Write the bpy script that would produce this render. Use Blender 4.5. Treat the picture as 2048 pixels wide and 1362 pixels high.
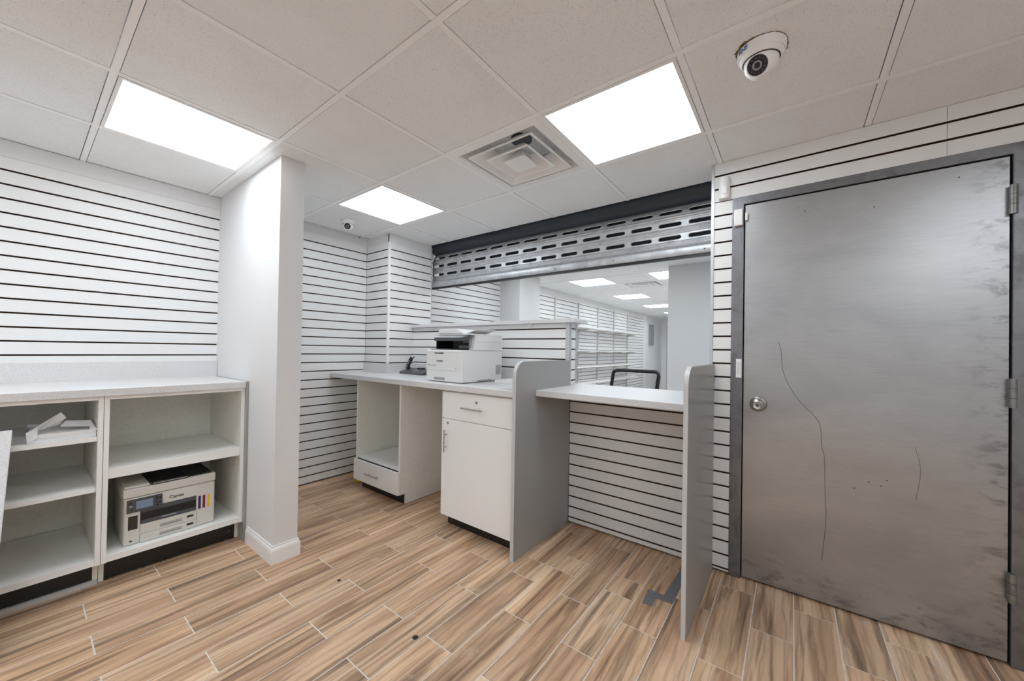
import bpy, bmesh, math, random
from mathutils import Vector, Matrix, Euler

for o in list(bpy.data.objects):
    bpy.data.objects.remove(o)
S = bpy.context.scene
COL = S.collection
random.seed(7)

# ------------------------------------------------------------------ camera, world, exposure
CAMH = 1.2325
yaw, pit, rol = 0.652734, 0.0085126, 0.0168567
fw = Vector((math.cos(yaw) * math.cos(pit), math.sin(yaw) * math.cos(pit), math.sin(pit)))
rt0 = Vector((math.sin(yaw), -math.cos(yaw), 0))
up0 = rt0.cross(fw)
rt = rt0 * math.cos(rol) + up0 * math.sin(rol)
up = rt.cross(fw)
cd = bpy.data.cameras.new('camera')
cam = bpy.data.objects.new('camera', cd)
COL.objects.link(cam)
M = Matrix.Identity(4)
for i in range(3):
    M[i][0], M[i][1], M[i][2] = rt[i], up[i], -fw[i]
M[2][3] = CAMH
cam.matrix_world = M
cd.sensor_width = 36
cd.lens = 13.11816
cd.shift_x, cd.shift_y = 0.00497, 0.00553
cd.clip_start = 0.02
S.camera = cam
w = bpy.data.worlds.new('world')
S.world = w
w.use_nodes = True
w.node_tree.nodes['Background'].inputs[0].default_value = (0.9, 0.95, 1, 1)
w.node_tree.nodes['Background'].inputs[1].default_value = 0.02
S.view_settings.view_transform = 'Standard'
S.view_settings.look = 'None'
S.view_settings.gamma = 1
S.view_settings.use_curve_mapping = False
S.view_settings.exposure = 0.55
S.cycles.max_bounces = 16
S.cycles.diffuse_bounces = 10
LIGHT = 6.9          # radiance of the ceiling panels

# ------------------------------------------------------------------ materials
def principled(name):
    m = bpy.data.materials.new(name)
    m.use_nodes = True
    return m, m.node_tree.nodes, m.node_tree.links, m.node_tree.nodes['Principled BSDF']

def mat(name, col, rough=0.5, metal=0.0, emit=0.0, spec=0.5):
    m, n, l, b = principled(name)
    b.inputs['Base Color'].default_value = (*col, 1)
    b.inputs['Roughness'].default_value = rough
    b.inputs['Metallic'].default_value = metal
    b.inputs['Specular IOR Level'].default_value = spec
    if emit:
        b.inputs['Emission Color'].default_value = (*col, 1)
        b.inputs['Emission Strength'].default_value = emit
    return m

def ramp(n, stops):
    r = n.new('ShaderNodeValToRGB')
    e = r.color_ramp.elements
    e[0].position, e[0].color = stops[0][0], (*stops[0][1], 1)
    e[1].position, e[1].color = stops[-1][0], (*stops[-1][1], 1)
    for p, c in stops[1:-1]:
        x = e.new(p)
        x.color = (*c, 1)
    return r

def noise(n, l, vec, scale, detail=4, rough=0.55, dist=0.0):
    t = n.new('ShaderNodeTexNoise')
    t.inputs['Scale'].default_value = scale
    t.inputs['Detail'].default_value = detail
    t.inputs['Roughness'].default_value = rough
    t.inputs['Distortion'].default_value = dist
    if vec is not None:
        l.new(vec, t.inputs['Vector'])
    return t

def mapping(n, l, vec, scale):
    mp = n.new('ShaderNodeMapping')
    mp.inputs['Scale'].default_value = scale
    l.new(vec, mp.inputs['Vector'])
    return mp.outputs['Vector']

def objcoord(n, l, rnd=True):
    tc = n.new('ShaderNodeTexCoord')
    if not rnd:
        return tc.outputs['Object']
    oi = n.new('ShaderNodeObjectInfo')
    mu = n.new('ShaderNodeMath')
    mu.operation = 'MULTIPLY'
    mu.inputs[1].default_value = 41.0
    l.new(oi.outputs['Random'], mu.inputs[0])
    ad = n.new('ShaderNodeVectorMath')
    ad.operation = 'ADD'
    l.new(tc.outputs['Object'], ad.inputs[0])
    l.new(mu.outputs[0], ad.inputs[1])
    return ad.outputs[0]

def mixc(n, l, mode, fac, a, b):
    x = n.new('ShaderNodeMix')
    x.data_type = 'RGBA'
    x.blend_type = mode
    for i, v in ((0, fac), (6, a), (7, b)):
        if hasattr(v, 'links'):
            l.new(v, x.inputs[i])
        elif i == 0:
            x.inputs[0].default_value = v
        else:
            x.inputs[i].default_value = (*v, 1)
    return x.outputs[2]

def speckle(name, base, dark, scale, rough=0.4, lo=0.36, hi=0.44, bump=0.0, detail=2, spec=0.5):
    """flat colour carrying fine darker specks"""
    m, n, l, b = principled(name)
    v = objcoord(n, l)
    t = noise(n, l, v, scale, detail, 0.6)
    r = ramp(n, [(lo, dark), (hi, base)])
    l.new(t.outputs['Fac'], r.inputs['Fac'])
    l.new(r.outputs['Color'], b.inputs['Base Color'])
    b.inputs['Roughness'].default_value = rough
    b.inputs['Specular IOR Level'].default_value = spec
    if bump:
        bp = n.new('ShaderNodeBump')
        bp.inputs['Strength'].default_value = bump
        bp.inputs['Distance'].default_value = 0.002
        l.new(t.outputs['Fac'], bp.inputs['Height'])
        l.new(bp.outputs['Normal'], b.inputs['Normal'])
    return m

def wood_plank():
    m, n, l, b = principled('wood look porcelain plank')
    v = objcoord(n, l)
    # warped, long grain
    w1 = noise(n, l, mapping(n, l, v, (0.42, 4.6, 1)), 2.4, 4, 0.5, 0.8)
    streak = noise(n, l, mapping(n, l, v, (0.32, 7.0, 1)), 3.0, 7, 0.60, 0.9)
    fine = noise(n, l, mapping(n, l, v, (2.2, 90, 1)), 4.0, 4, 0.6, 0.2)
    wave = n.new('ShaderNodeTexWave')
    wave.wave_type = 'BANDS'
    wave.bands_direction = 'Y'
    wave.inputs['Scale'].default_value = 5.5
    wave.inputs['Distortion'].default_value = 7.5
    wave.inputs['Detail'].default_value = 3
    wave.inputs['Detail Scale'].default_value = 1.1
    l.new(mapping(n, l, v, (0.35, 1.5, 1)), wave.inputs['Vector'])
    base = ramp(n, [(0.28, (0.38, 0.23, 0.145)), (0.45, (0.575, 0.38, 0.245)), (0.58, (0.71, 0.50, 0.335)), (0.75, (0.80, 0.605, 0.435))])
    l.new(w1.outputs['Fac'], base.inputs['Fac'])
    sr = ramp(n, [(0.30, (0.26, 0.25, 0.25)), (0.41, (0.60, 0.585, 0.575)), (0.49, (1, 1, 1))])
    l.new(streak.outputs['Fac'], sr.inputs['Fac'])
    c = mixc(n, l, 'MULTIPLY', 0.85, base.outputs['Color'], sr.outputs['Color'])
    wr = ramp(n, [(0.0, (0.62, 0.60, 0.58)), (0.35, (1, 1, 1))])
    l.new(wave.outputs['Fac'], wr.inputs['Fac'])
    c = mixc(n, l, 'MULTIPLY', 0.55, c, wr.outputs['Color'])
    fr = ramp(n, [(0.3, (0.75, 0.74, 0.73)), (0.6, (1.05, 1.04, 1.02))])
    l.new(fine.outputs['Fac'], fr.inputs['Fac'])
    c = mixc(n, l, 'MULTIPLY', 0.35, c, fr.outputs['Color'])
    # plank to plank tone
    oi = n.new('ShaderNodeObjectInfo')
    tr = ramp(n, [(0.0, (0.78, 0.76, 0.75)), (0.5, (0.98, 0.97, 0.96)), (1.0, (1.18, 1.16, 1.12))])
    l.new(oi.outputs['Random'], tr.inputs['Fac'])
    c = mixc(n, l, 'MULTIPLY', 0.7, c, tr.outputs['Color'])
    # dusty plaster residue
    g = n.new('ShaderNodeNewGeometry')
    d = noise(n, l, g.outputs['Position'], 5.0, 7, 0.7)
    dr = ramp(n, [(0.60, (0, 0, 0)), (0.78, (1, 1, 1))])
    l.new(d.outputs['Fac'], dr.inputs['Fac'])
    dm = n.new('ShaderNodeMath')
    dm.operation = 'MULTIPLY'
    dm.inputs[1].default_value = 0.45
    l.new(dr.outputs['Color'], dm.inputs[0])
    c = mixc(n, l, 'MIX', dm.outputs[0], c, (0.70, 0.64, 0.58))
    l.new(c, b.inputs['Base Color'])
    b.inputs['Roughness'].default_value = 0.42
    b.inputs['Specular IOR Level'].default_value = 0.35
    bp = n.new('ShaderNodeBump')
    bp.inputs['Strength'].default_value = 0.12
    bp.inputs['Distance'].default_value = 0.001
    l.new(fine.outputs['Fac'], bp.inputs['Height'])
    l.new(bp.outputs['Normal'], b.inputs['Normal'])
    return m

def steel(name, base, rough, smudge=0.5, scale=3.0, metal=0.85, brush=None):
    m, n, l, b = principled(name)
    v = objcoord(n, l)
    t = noise(n, l, v, scale, 6, 0.65, 0.6)
    r = ramp(n, [(0.30, tuple(c * (1 - smudge) for c in base)), (0.50, base), (0.75, tuple(min(1, c * 1.12) for c in base))])
    l.new(t.outputs['Fac'], r.inputs['Fac'])
    c = r.outputs['Color']
    rr = n.new('ShaderNodeMapRange')
    rr.inputs['From Min'].default_value = 0.3
    rr.inputs['From Max'].default_value = 0.7
    rr.inputs['To Min'].default_value = rough * 1.2
    rr.inputs['To Max'].default_value = rough * 0.85
    l.new(t.outputs['Fac'], rr.inputs['Value'])
    if brush:
        bn = noise(n, l, mapping(n, l, v, brush), 6.0, 3, 0.6)
        br = ramp(n, [(0.3, (0.86, 0.86, 0.86)), (0.7, (1.08, 1.08, 1.08))])
        l.new(bn.outputs['Fac'], br.inputs['Fac'])
        c = mixc(n, l, 'MULTIPLY', 0.7, c, br.outputs['Color'])
    l.new(c, b.inputs['Base Color'])
    l.new(rr.outputs['Result'], b.inputs['Roughness'])
    b.inputs['Metallic'].default_value = metal
    return m

def ceiling_tile_mat():
    m, n, l, b = principled('mineral fibre ceiling tile')
    v = objcoord(n, l)
    f = noise(n, l, v, 260.0, 3, 0.7)
    g = noise(n, l, v, 2.2, 4, 0.6)
    r = ramp(n, [(0.30, (0.42, 0.41, 0.40)), (0.40, (0.86, 0.87, 0.875)), (0.7, (0.89, 0.90, 0.905))])
    l.new(f.outputs['Fac'], r.inputs['Fac'])
    r2 = ramp(n, [(0.3, (0.96, 0.955, 0.95)), (0.6, (1, 1, 1))])
    l.new(g.outputs['Fac'], r2.inputs['Fac'])
    l.new(mixc(n, l, 'MULTIPLY', 1.0, r.outputs['Color'], r2.outputs['Color']), b.inputs['Base Color'])
    b.inputs['Roughness'].default_value = 0.95
    b.inputs['Specular IOR Level'].default_value = 0.1
    bp = n.new('ShaderNodeBump')
    bp.inputs['Strength'].default_value = 0.25
    bp.inputs['Distance'].default_value = 0.001
    l.new(f.outputs['Fac'], bp.inputs['Height'])
    l.new(bp.outputs['Normal'], b.inputs['Normal'])
    return m

def door_mat():
    """cold rolled steel: fine brushing, dark handling marks near the hinge edge and the foot"""
    m, n, l, b = principled('bare steel door')
    tc = n.new('ShaderNodeTexCoord')
    v = tc.outputs['Object']
    brush = noise(n, l, mapping(n, l, v, (1, 4, 140)), 2.0, 4, 0.6)
    cloud = noise(n, l, mapping(n, l, v, (1, 0.8, 1.6)), 2.3, 5, 0.6, 0.4)
    r = ramp(n, [(0.3, (0.375, 0.38, 0.39)), (0.5, (0.425, 0.43, 0.44)), (0.7, (0.465, 0.47, 0.475))])
    l.new(cloud.outputs['Fac'], r.inputs['Fac'])
    br = ramp(n, [(0.3, (0.9, 0.9, 0.9)), (0.7, (1.06, 1.06, 1.06))])
    l.new(brush.outputs['Fac'], br.inputs['Fac'])
    c = mixc(n, l, 'MULTIPLY', 0.8, r.outputs['Color'], br.outputs['Color'])
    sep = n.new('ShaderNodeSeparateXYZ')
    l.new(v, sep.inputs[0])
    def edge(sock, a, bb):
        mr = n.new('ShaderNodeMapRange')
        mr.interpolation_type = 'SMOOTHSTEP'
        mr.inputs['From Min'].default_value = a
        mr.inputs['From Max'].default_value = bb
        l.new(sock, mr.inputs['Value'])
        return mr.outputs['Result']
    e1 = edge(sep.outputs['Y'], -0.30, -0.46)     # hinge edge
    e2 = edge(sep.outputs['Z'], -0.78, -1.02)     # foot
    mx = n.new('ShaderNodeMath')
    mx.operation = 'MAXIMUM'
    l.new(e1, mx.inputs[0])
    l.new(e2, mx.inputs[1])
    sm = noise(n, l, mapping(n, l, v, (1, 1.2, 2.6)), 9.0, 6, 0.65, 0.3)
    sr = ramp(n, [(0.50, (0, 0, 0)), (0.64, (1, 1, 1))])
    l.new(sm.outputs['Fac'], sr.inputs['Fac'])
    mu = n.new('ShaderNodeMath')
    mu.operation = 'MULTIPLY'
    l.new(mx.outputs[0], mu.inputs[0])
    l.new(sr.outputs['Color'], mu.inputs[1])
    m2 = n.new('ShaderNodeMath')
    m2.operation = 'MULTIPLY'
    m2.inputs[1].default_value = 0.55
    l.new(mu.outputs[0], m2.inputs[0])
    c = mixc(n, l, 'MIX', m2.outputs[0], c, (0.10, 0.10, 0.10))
    l.new(c, b.inputs['Base Color'])
    b.inputs['Metallic'].default_value = 0.9
    b.inputs['Roughness'].default_value = 0.36
    return m

MT = dict(
    slat=mat('white melamine slatwall', (0.78, 0.78, 0.78), 0.38),
    mdf=mat('raw mdf', (0.085, 0.052, 0.032), 0.9, spec=0.05),
    wall=mat('white wall paint', (0.74, 0.74, 0.745), 0.6, spec=0.3),
    trim=mat('white gloss trim', (0.86, 0.86, 0.86), 0.3),
    tee=mat('white painted tee bar', (0.91, 0.91, 0.91), 0.45),
    tile=ceiling_tile_mat(),
    void=mat('dark ceiling void', (0.06, 0.06, 0.06), 0.9),
    diff=mat('lit acrylic diffuser', (0.87, 0.945, 1.0), 0.4, emit=LIGHT),
    frame=mat('white light frame', (0.86, 0.86, 0.86), 0.35),
    plank=wood_plank(),
    grout=speckle('pale grey grout', (0.72, 0.69, 0.66), (0.60, 0.57, 0.54), 30, 0.9),
    lam=speckle('grey laminate', (0.33, 0.33, 0.325), (0.315, 0.315, 0.31), 420, 0.33, 0.35, 0.6),
    lamedge=mat('light grey edge band', (0.55, 0.55, 0.55), 0.4),
    quartz=speckle('speckled quartz laminate', (0.69, 0.69, 0.695), (0.47, 0.47, 0.48), 300, 0.35, 0.36, 0.46, detail=3),
    cab=mat('white melamine cabinet', (0.86, 0.86, 0.85), 0.42),
    cream=speckle('cream melamine interior', (0.80, 0.79, 0.735), (0.74, 0.73, 0.67), 60, 0.5, 0.3, 0.6),
    kick=speckle('black toe kick', (0.013, 0.012, 0.011), (0.42, 0.40, 0.37), 26, 0.35, 0.265, 0.285, detail=5),
    black=mat('black plastic', (0.012, 0.012, 0.013), 0.35),
    dark=mat('dark grey plastic', (0.07, 0.075, 0.085), 0.4),
    grey=mat('mid grey plastic', (0.33, 0.33, 0.34), 0.5),
    pwhite=mat('white printer plastic', (0.74, 0.75, 0.75), 0.42),
    pcream=mat('warm white printer plastic', (0.66, 0.65, 0.61), 0.42),
    pgap=mat('shadow gap plastic', (0.30, 0.30, 0.30), 0.6),
    chrome=mat('brushed nickel', (0.52, 0.50, 0.48), 0.32, 1.0),
    alu=mat('aluminium trim', (0.56, 0.57, 0.59), 0.42, 0.6),
    galv=steel('galvanised steel', (0.60, 0.62, 0.65), 0.5, 0.22, 9.0, 0.85),
    hood=mat('dark navy steel hood', (0.020, 0.028, 0.040), 0.38),
    door=door_mat(),
    jamb=steel('bare steel frame', (0.22, 0.22, 0.235), 0.42, 0.25, 14.0, 0.85),
    hinge=steel('steel hinge', (0.28, 0.28, 0.28), 0.4, 0.3, 20, 0.9),
    paper=mat('white paper', (0.86, 0.86, 0.87), 0.7, spec=0.2),
    wrap=mat('glossy white wrapper', (0.80, 0.81, 0.83), 0.35),
    screen=mat('blue grey lcd', (0.20, 0.26, 0.36), 0.15),
    inkb=mat('indigo ink', (0.05, 0.02, 0.16), 0.2),
    inkr=mat('crimson ink', (0.24, 0.01, 0.02), 0.2),
    inky=mat('yellow ink', (0.80, 0.50, 0.01), 0.2),
    inkk=mat('brown black ink window', (0.035, 0.028, 0.025), 0.25),
    blue=mat('blue print', (0.02, 0.16, 0.42), 0.5),
    ink=mat('black print', (0.03, 0.03, 0.03), 0.5),
    lens=mat('black lens glass', (0.01, 0.012, 0.03), 0.08),
    crumb=speckle('crumbled tile edge', (0.20, 0.13, 0.07), (0.03, 0.02, 0.01), 90, 0.95),
    tape=speckle('grey duct tape', (0.16, 0.165, 0.18), (0.12, 0.125, 0.14), 50, 0.5),
    spot=mat('dark floor hole', (0.02, 0.015, 0.012), 0.8),
    yellow=mat('yellow plastic scrap', (0.60, 0.42, 0.03), 0.6),
    scratch=mat('scratch line', (0.09, 0.085, 0.08), 0.6),
    tape_blue=mat('blue tape', (0.03, 0.14, 0.35), 0.5),
    shelfw=mat('white shelf board', (0.80, 0.79, 0.77), 0.4),
    std=mat('beige steel standard', (0.62, 0.60, 0.57), 0.4, 0.3),
    elec=mat('grey electrical panel', (0.30, 0.32, 0.34), 0.45),
    glass=mat('dark blue glass', (0.05, 0.10, 0.15), 0.1),
    chair=mat('black chair frame', (0.022, 0.022, 0.024), 0.4),
)
def mesh_fabric():
    m, n, l, b = principled('see through mesh fabric')
    b.inputs['Base Color'].default_value = (0.05, 0.05, 0.055, 1)
    b.inputs['Alpha'].default_value = 0.22
    return m
MT['mesh'] = mesh_fabric()

# ------------------------------------------------------------------ mesh builder
WL = {}                     # world location of every object built here

class MB:
    def __init__(s):
        s.v, s.f, s.m = [], [], []
    def add(s, vs, fs, mi=0):
        b = len(s.v)
        s.v += [tuple(p) for p in vs]
        for f in fs:
            s.f.append([b + i for i in f])
            s.m.append(mi)
        return s
    def box(s, x0, x1, y0, y1, z0, z1, mi=0, cap=None):
        """mi = material slot; cap = slot for the top and bottom faces"""
        vs = [(x, y, z) for z in (z0, z1) for y in (y0, y1) for x in (x0, x1)]
        s.add(vs, [(0, 4, 6, 2), (1, 3, 7, 5), (0, 1, 5, 4), (2, 6, 7, 3)], mi)
        b = len(s.v) - 8
        for f in ((0, 2, 3, 1), (4, 5, 7, 6)):
            s.f.append([b + i for i in f])
            s.m.append(mi if cap is None else cap)
        return s
    def prism(s, poly, ax, a, b, mi=0):
        """poly in the two other axes (cyclic order), extruded along ax from a to b"""
        n = len(poly)
        def P(u, v, t):
            return {'x': (t, u, v), 'y': (u, t, v), 'z': (u, v, t)}[ax]
        vs = [P(u, v, a) for u, v in poly] + [P(u, v, b) for u, v in poly]
        fs = [tuple(range(n)), tuple(range(2 * n - 1, n - 1, -1))]
        fs += [(i, (i + 1) % n, n + (i + 1) % n, n + i) for i in range(n)]
        return s.add(vs, fs, mi)
    def tube(s, pts, r, seg=8, mi=0, closed=False):
        pts = [Vector(p) for p in pts]
        n = len(pts)
        rs = r if isinstance(r, (list, tuple)) else [r] * n
        vs = []
        for i, p in enumerate(pts):
            a = pts[i - 1] if (i or closed) else p
            c = pts[(i + 1) % n] if (i < n - 1 or closed) else p
            d = (c - a).normalized()
            u = d.cross(Vector((0, 0, 1)))
            if u.length < 1e-3:
                u = d.cross(Vector((0, 1, 0)))
            u.normalize()
            w_ = d.cross(u)
            for k in range(seg):
                t = 2 * math.pi * k / seg
                vs.append(p + (u * math.cos(t) + w_ * math.sin(t)) * rs[i])
        fs = []
        for i in range(n if closed else n - 1):
            j = (i + 1) % n
            fs += [(i * seg + k, i * seg + (k + 1) % seg, j * seg + (k + 1) % seg, j * seg + k) for k in range(seg)]
        if not closed:
            fs += [tuple(range(seg - 1, -1, -1)), tuple((n - 1) * seg + k for k in range(seg))]
        return s.add(vs, fs, mi)
    def lathe(s, prof, seg=32, origin=(0, 0, 0), axis=(0, 0, 1), mi=0):
        """prof = [(radius, height)] spun about axis"""
        q = Vector((0, 0, 1)).rotation_difference(Vector(axis).normalized())
        o = Vector(origin)
        vs, fs = [], []
        for r, h in prof:
            for k in range(seg):
                t = 2 * math.pi * k / seg
                vs.append(o + q @ Vector((r * math.cos(t), r * math.sin(t), h)))
        for i in range(len(prof) - 1):
            fs += [(i * seg + k, i * seg + (k + 1) % seg, (i + 1) * seg + (k + 1) % seg, (i + 1) * seg + k) for k in range(seg)]
        fs += [tuple(range(seg - 1, -1, -1)), tuple((len(prof) - 1) * seg + k for k in range(seg))]
        return s.add(vs, fs, mi)
    def build(s, name, mats, parent=None, bevel=0.0, seg=2, smooth=False, local=False):
        mats = mats if isinstance(mats, (list, tuple)) else [mats]
        xs = list(zip(*s.v))
        c = Vector([(min(a) + max(a)) / 2 for a in xs])
        me = bpy.data.meshes.new(name)
        me.from_pydata([tuple(Vector(p) - c) for p in s.v], [], s.f)
        for k in mats:
            me.materials.append(MT[k])
        for p, i in zip(me.polygons, s.m):
            p.material_index = i
        bm = bmesh.new()
        bm.from_mesh(me)
        bmesh.ops.remove_doubles(bm, verts=bm.verts, dist=1e-6)
        bmesh.ops.recalc_face_normals(bm, faces=bm.faces)
        if bevel:
            es = [e for e in bm.edges if e.is_manifold and e.calc_face_angle(0) > 0.5]
            bmesh.ops.bevel(bm, geom=es, offset=bevel, segments=seg, profile=0.6, affect='EDGES', clamp_overlap=True)
        bm.to_mesh(me)
        bm.free()
        if smooth:
            for p in me.polygons:
                p.use_smooth = True
            me.set_sharp_from_angle(angle=math.radians(40))
        return link(name, me, c, parent, local)

def link(name, me, loc, parent=None, local=False):
    o = bpy.data.objects.new(name, me)
    COL.objects.link(o)
    loc = Vector(loc)
    if parent is not None:
        o.parent = parent
        o.location = loc if local else loc - WL[parent]
        WL[o] = loc
    else:
        o.location = loc
        WL[o] = loc
    return o

def tag(o, label, cat, group=None, kind=None):
    o['label'] = label
    o['category'] = cat
    if group:
        o['group'] = group
    if kind:
        o['kind'] = kind
    return o

def thing(name, loc, label, cat, group=None):
    o = bpy.data.objects.new(name, None)
    o.empty_display_size = 0.05
    COL.objects.link(o)
    o.location = loc
    WL[o] = Vector(loc)
    return tag(o, label, cat, group)

def copy_tree(o, parent=None):
    c = o.copy()
    COL.objects.link(c)
    c.parent = parent
    for ch in list(o.children):
        copy_tree(ch, c)
    return c

def box(name, mats, parent, x0, x1, y0, y1, z0, z1, bevel=0.0, seg=2, **k):
    return MB().box(x0, x1, y0, y1, z0, z1).build(name, mats, parent, bevel, seg, **k)

def text(name, body, size, origin, right, upv, material, parent, extrude=0.0003):
    cu = bpy.data.curves.new(name, 'FONT')
    cu.body = body
    cu.size = size
    cu.extrude = extrude
    cu.offset = size * 0.022
    cu.align_x = 'CENTER'
    cu.align_y = 'CENTER'
    tmp = bpy.data.objects.new(name, cu)
    me = bpy.data.meshes.new_from_object(tmp)
    bpy.data.objects.remove(tmp)
    r, u = Vector(right).normalized(), Vector(upv).normalized()
    nn = r.cross(u)
    R = Matrix((r, u, nn)).transposed()
    me.transform(R.to_4x4())
    me.materials.clear()
    me.materials.append(MT[material])
    return link(name, me, origin, parent)

cache = {}
def shared(name, key, make, loc, parent, mats):
    if key not in cache:
        o = make().build(name, mats, parent)
        cache[key] = o.data
        o.location = Vector(loc) - WL[parent]
        WL[o] = Vector(loc)
        return o
    return link(name, cache[key], loc, parent)

# ------------------------------------------------------------------ slatwall
TH = 0.016
def slat(parent, ax, plane, u0, u1, z0, z1):
    L, Hh = round(u1 - u0, 4), round(z1 - z0, 4)
    e = 0.0012
    def make():
        b = MB()
        if ax == 'x':
            b.box(-TH / 2, TH / 2, -L / 2, L / 2, -Hh / 2, Hh / 2, 0, 1)
        else:
            b.box(-L / 2, L / 2, -TH / 2, TH / 2, -Hh / 2, Hh / 2, 0, 1)
        return b
    um, zm = (u0 + u1) / 2, (z0 + z1) / 2
    loc = (plane + TH / 2, um, zm) if ax == 'x' else (um, plane + TH / 2, zm)
    return shared('slat', ('slat', ax, L, Hh), make, loc, parent, ['slat', 'mdf'])

def slats(parent, ax, plane, u0, u1, slots, zmin, zmax, gap=0.0095):
    zs = sorted(s for s in slots if zmin + 0.008 < s < zmax - 0.008)
    lo = zmin
    for s_ in zs:
        slat(parent, ax, plane, u0, u1, lo, s_ - gap / 2)
        lo = s_ + gap / 2
    slat(parent, ax, plane, u0, u1, lo, zmax)

def struct(name, mats, label, cat, b, bevel=0.0):
    o = b.build(name, mats, None, bevel)
    return tag(o, label, cat, kind='structure')

HC = 2.3165
X0, Y0 = -2.834, -1.494  # front room lengthened out of view, with added panels, to even the light
# ------------------------------------------------------------------ floor: grout bed and wood-look planks
floor = struct('floor', 'grout', 'floor of wood look plank tiles with pale grey grout', 'floor',
               MB().box(X0 - 0.1, 2.46, Y0 - 0.1, 3.55, -0.08, -0.0014))
PIT, PL, GR = 0.1565, 0.606, 0.0050
rest = MB()
extra = {5: [1.862], 6: [1.862], 3: [1.862]}
for k in range(-11, 21):
    yc = 0.219 + PIT * k
    ph = 1.416 if k % 2 else 1.082
    xs = [ph + PL * i for i in range(-8, 4)] + extra.get(k, [])
    xs = sorted(x for x in xs if X0 + 0.03 < x < 2.43)
    xs = [X0] + xs + [2.46]
    for a, c in zip(xs, xs[1:]):
        if c * 0.794 + yc * 0.607 < -0.25:
            rest.box(a + GR / 2, c - GR / 2, yc - (PIT - GR) / 2, yc + (PIT - GR) / 2, -0.008, 0.0)
            continue
        L = round(c - a - GR, 4)
        def make(L=L):
            wv = PIT - GR
            b = MB()
            t = 0.0008
            return b.box(-L / 2, L / 2, -wv / 2, wv / 2, -0.004, 0.004)
        shared('plank', ('plank', L), make, ((a + c) / 2, yc, -0.004), floor, 'plank')
ro = rest.build('plank_field', 'plank', floor)
ro['kind'] = 'stuff'
for x, y, r in ((1.046, 1.264, 0.013), (1.046, 1.887, 0.010)):
    MB().lathe([(r, 0.0), (r * 0.9, 0.0008)], 14, (x, y, 0.0)).build('floor_hole', 'spot', floor)

floor_back = struct('floor_back_room', 'grout', 'back room floor beyond the service counter', 'floor',
                    MB().box(2.46, 13.2, -1.2, 3.6, -0.08, -0.002))

# ------------------------------------------------------------------ ceilings
GX = [2.0424 + 0.6096 * i for i in range(-8, 2)]
GY = [0.3349 + 0.6096 * j for j in range(-3, 7)]
ceil = struct('ceiling', 'void', 'suspended ceiling of white mineral tiles in a tee grid', 'ceiling',
              MB().box(X0 - 0.1, 2.76, Y0 - 0.1, 3.55, 2.56, 2.60))
TG = 0.0150
def ceiling_grid(parent, gx, gy, clip, skip, z):
    for i in range(len(gx) - 1):
        for j in range(len(gy) - 1):
            if (i, j) in skip:
                continue
            x0, x1, y0, y1 = gx[i] + TG, gx[i + 1] - TG, gy[j] + TG, gy[j + 1] - TG
            x1, y1 = min(x1, clip(gx[i], gy[j])[0]), min(y1, clip(gx[i], gy[j])[1])
            if x1 - x0 < 0.03 or y1 - y0 < 0.03:
                continue
            A, B = round(x1 - x0, 4), round(y1 - y0, 4)
            dz = random.uniform(-0.0008, 0.0008)
            shared('ceiling_tile', ('tile', A, B), lambda: MB().box(-A / 2, A / 2, -B / 2, B / 2, 0, 0.015),
                   ((x0 + x1) / 2, (y0 + y1) / 2, z + 0.0075 + 0.001 + dz), parent, 'tile')

def fclip(x, y):
    return (2.436 if y < 0.3 else 2.662, 3.445)
# cells holding lights and the diffuser: index = position in GX / GY
def cell(i, j):            # i, j counted from the grid node next to the shutter
    return (i + 8, j + 3)
lights = [cell(-1, 0), cell(-1, 3), cell(-3, 3), cell(-5, 0), cell(-5, 3), cell(-5, -3), cell(-3, -3), cell(-7, 0), cell(-7, 3), cell(-7, -3)]  # panels after the pillar one are unseen, added to light the room
ventc = cell(-1, 1)
ceiling_grid(ceil, GX, GY, fclip, set(lights + [ventc]), HC)
for i, x in enumerate(GX[:-1]):
    if i == 0:
        continue
    box('tee_bar', 'tee', ceil, x - 0.012, x + 0.012, Y0, 3.40, HC - 0.0015, HC + 0.006)
for j, y in enumerate(GY[1:-1]):
    xe = 2.415 if y < 0.3 else 2.655
    for i in range(len(GX) - 1):
        a, c = GX[i] + 0.0125, min(GX[i + 1] - 0.0125, xe)
        if y < 3.36 and c - a > 0.05:
            box('cross_tee', 'tee', ceil, a, c, y - 0.012, y + 0.012, HC - 0.001, HC + 0.006)

def make_light(label, group=None):
    t = thing('ceiling_light', (0, 0, 0), label, 'ceiling light', group)
    o, i = 0.290, 0.276
    b = MB()
    for a in ((-o, o, -o, -i), (-o, o, i, o), (-o, -i, -i, i), (i, o, -i, i)):
        b.box(*a, -0.004, 0.02)
    b.build('frame', 'frame', t)
    box('diffuser', 'diff', t, -i, i, -i, i, 0.0, 0.006)
    return t
labs = ['lit square ceiling panel beside the square air diffuser and the larger dome camera',
        'lit square ceiling panel over the counter end, next to the small dome camera',
        'lit square ceiling panel between slatted wall and white pillar',
        'added unseen lit ceiling panel over the middle of the open floor facing the counter',
        'added unseen lit ceiling panel over the left end of the speckled counter',
        'added unseen lit ceiling panel on the plain long wall, second from the plain end wall',
        'added unseen lit ceiling panel on the plain long wall, third from the plain end wall',
        'added unseen lit ceiling panel midway along the plain end wall',
        'added unseen lit ceiling panel where plain end wall meets the slatted wall',
        'added unseen lit ceiling panel in the corner of the two plain walls']
proto = make_light(labs[0])
for n_, (i, j) in enumerate(lights):
    o = proto if n_ == 0 else copy_tree(proto)
    o['label'] = labs[n_]
    o.location = ((GX[i] + GX[i + 1]) / 2, (GY[j] + GY[j + 1]) / 2, HC)

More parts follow.
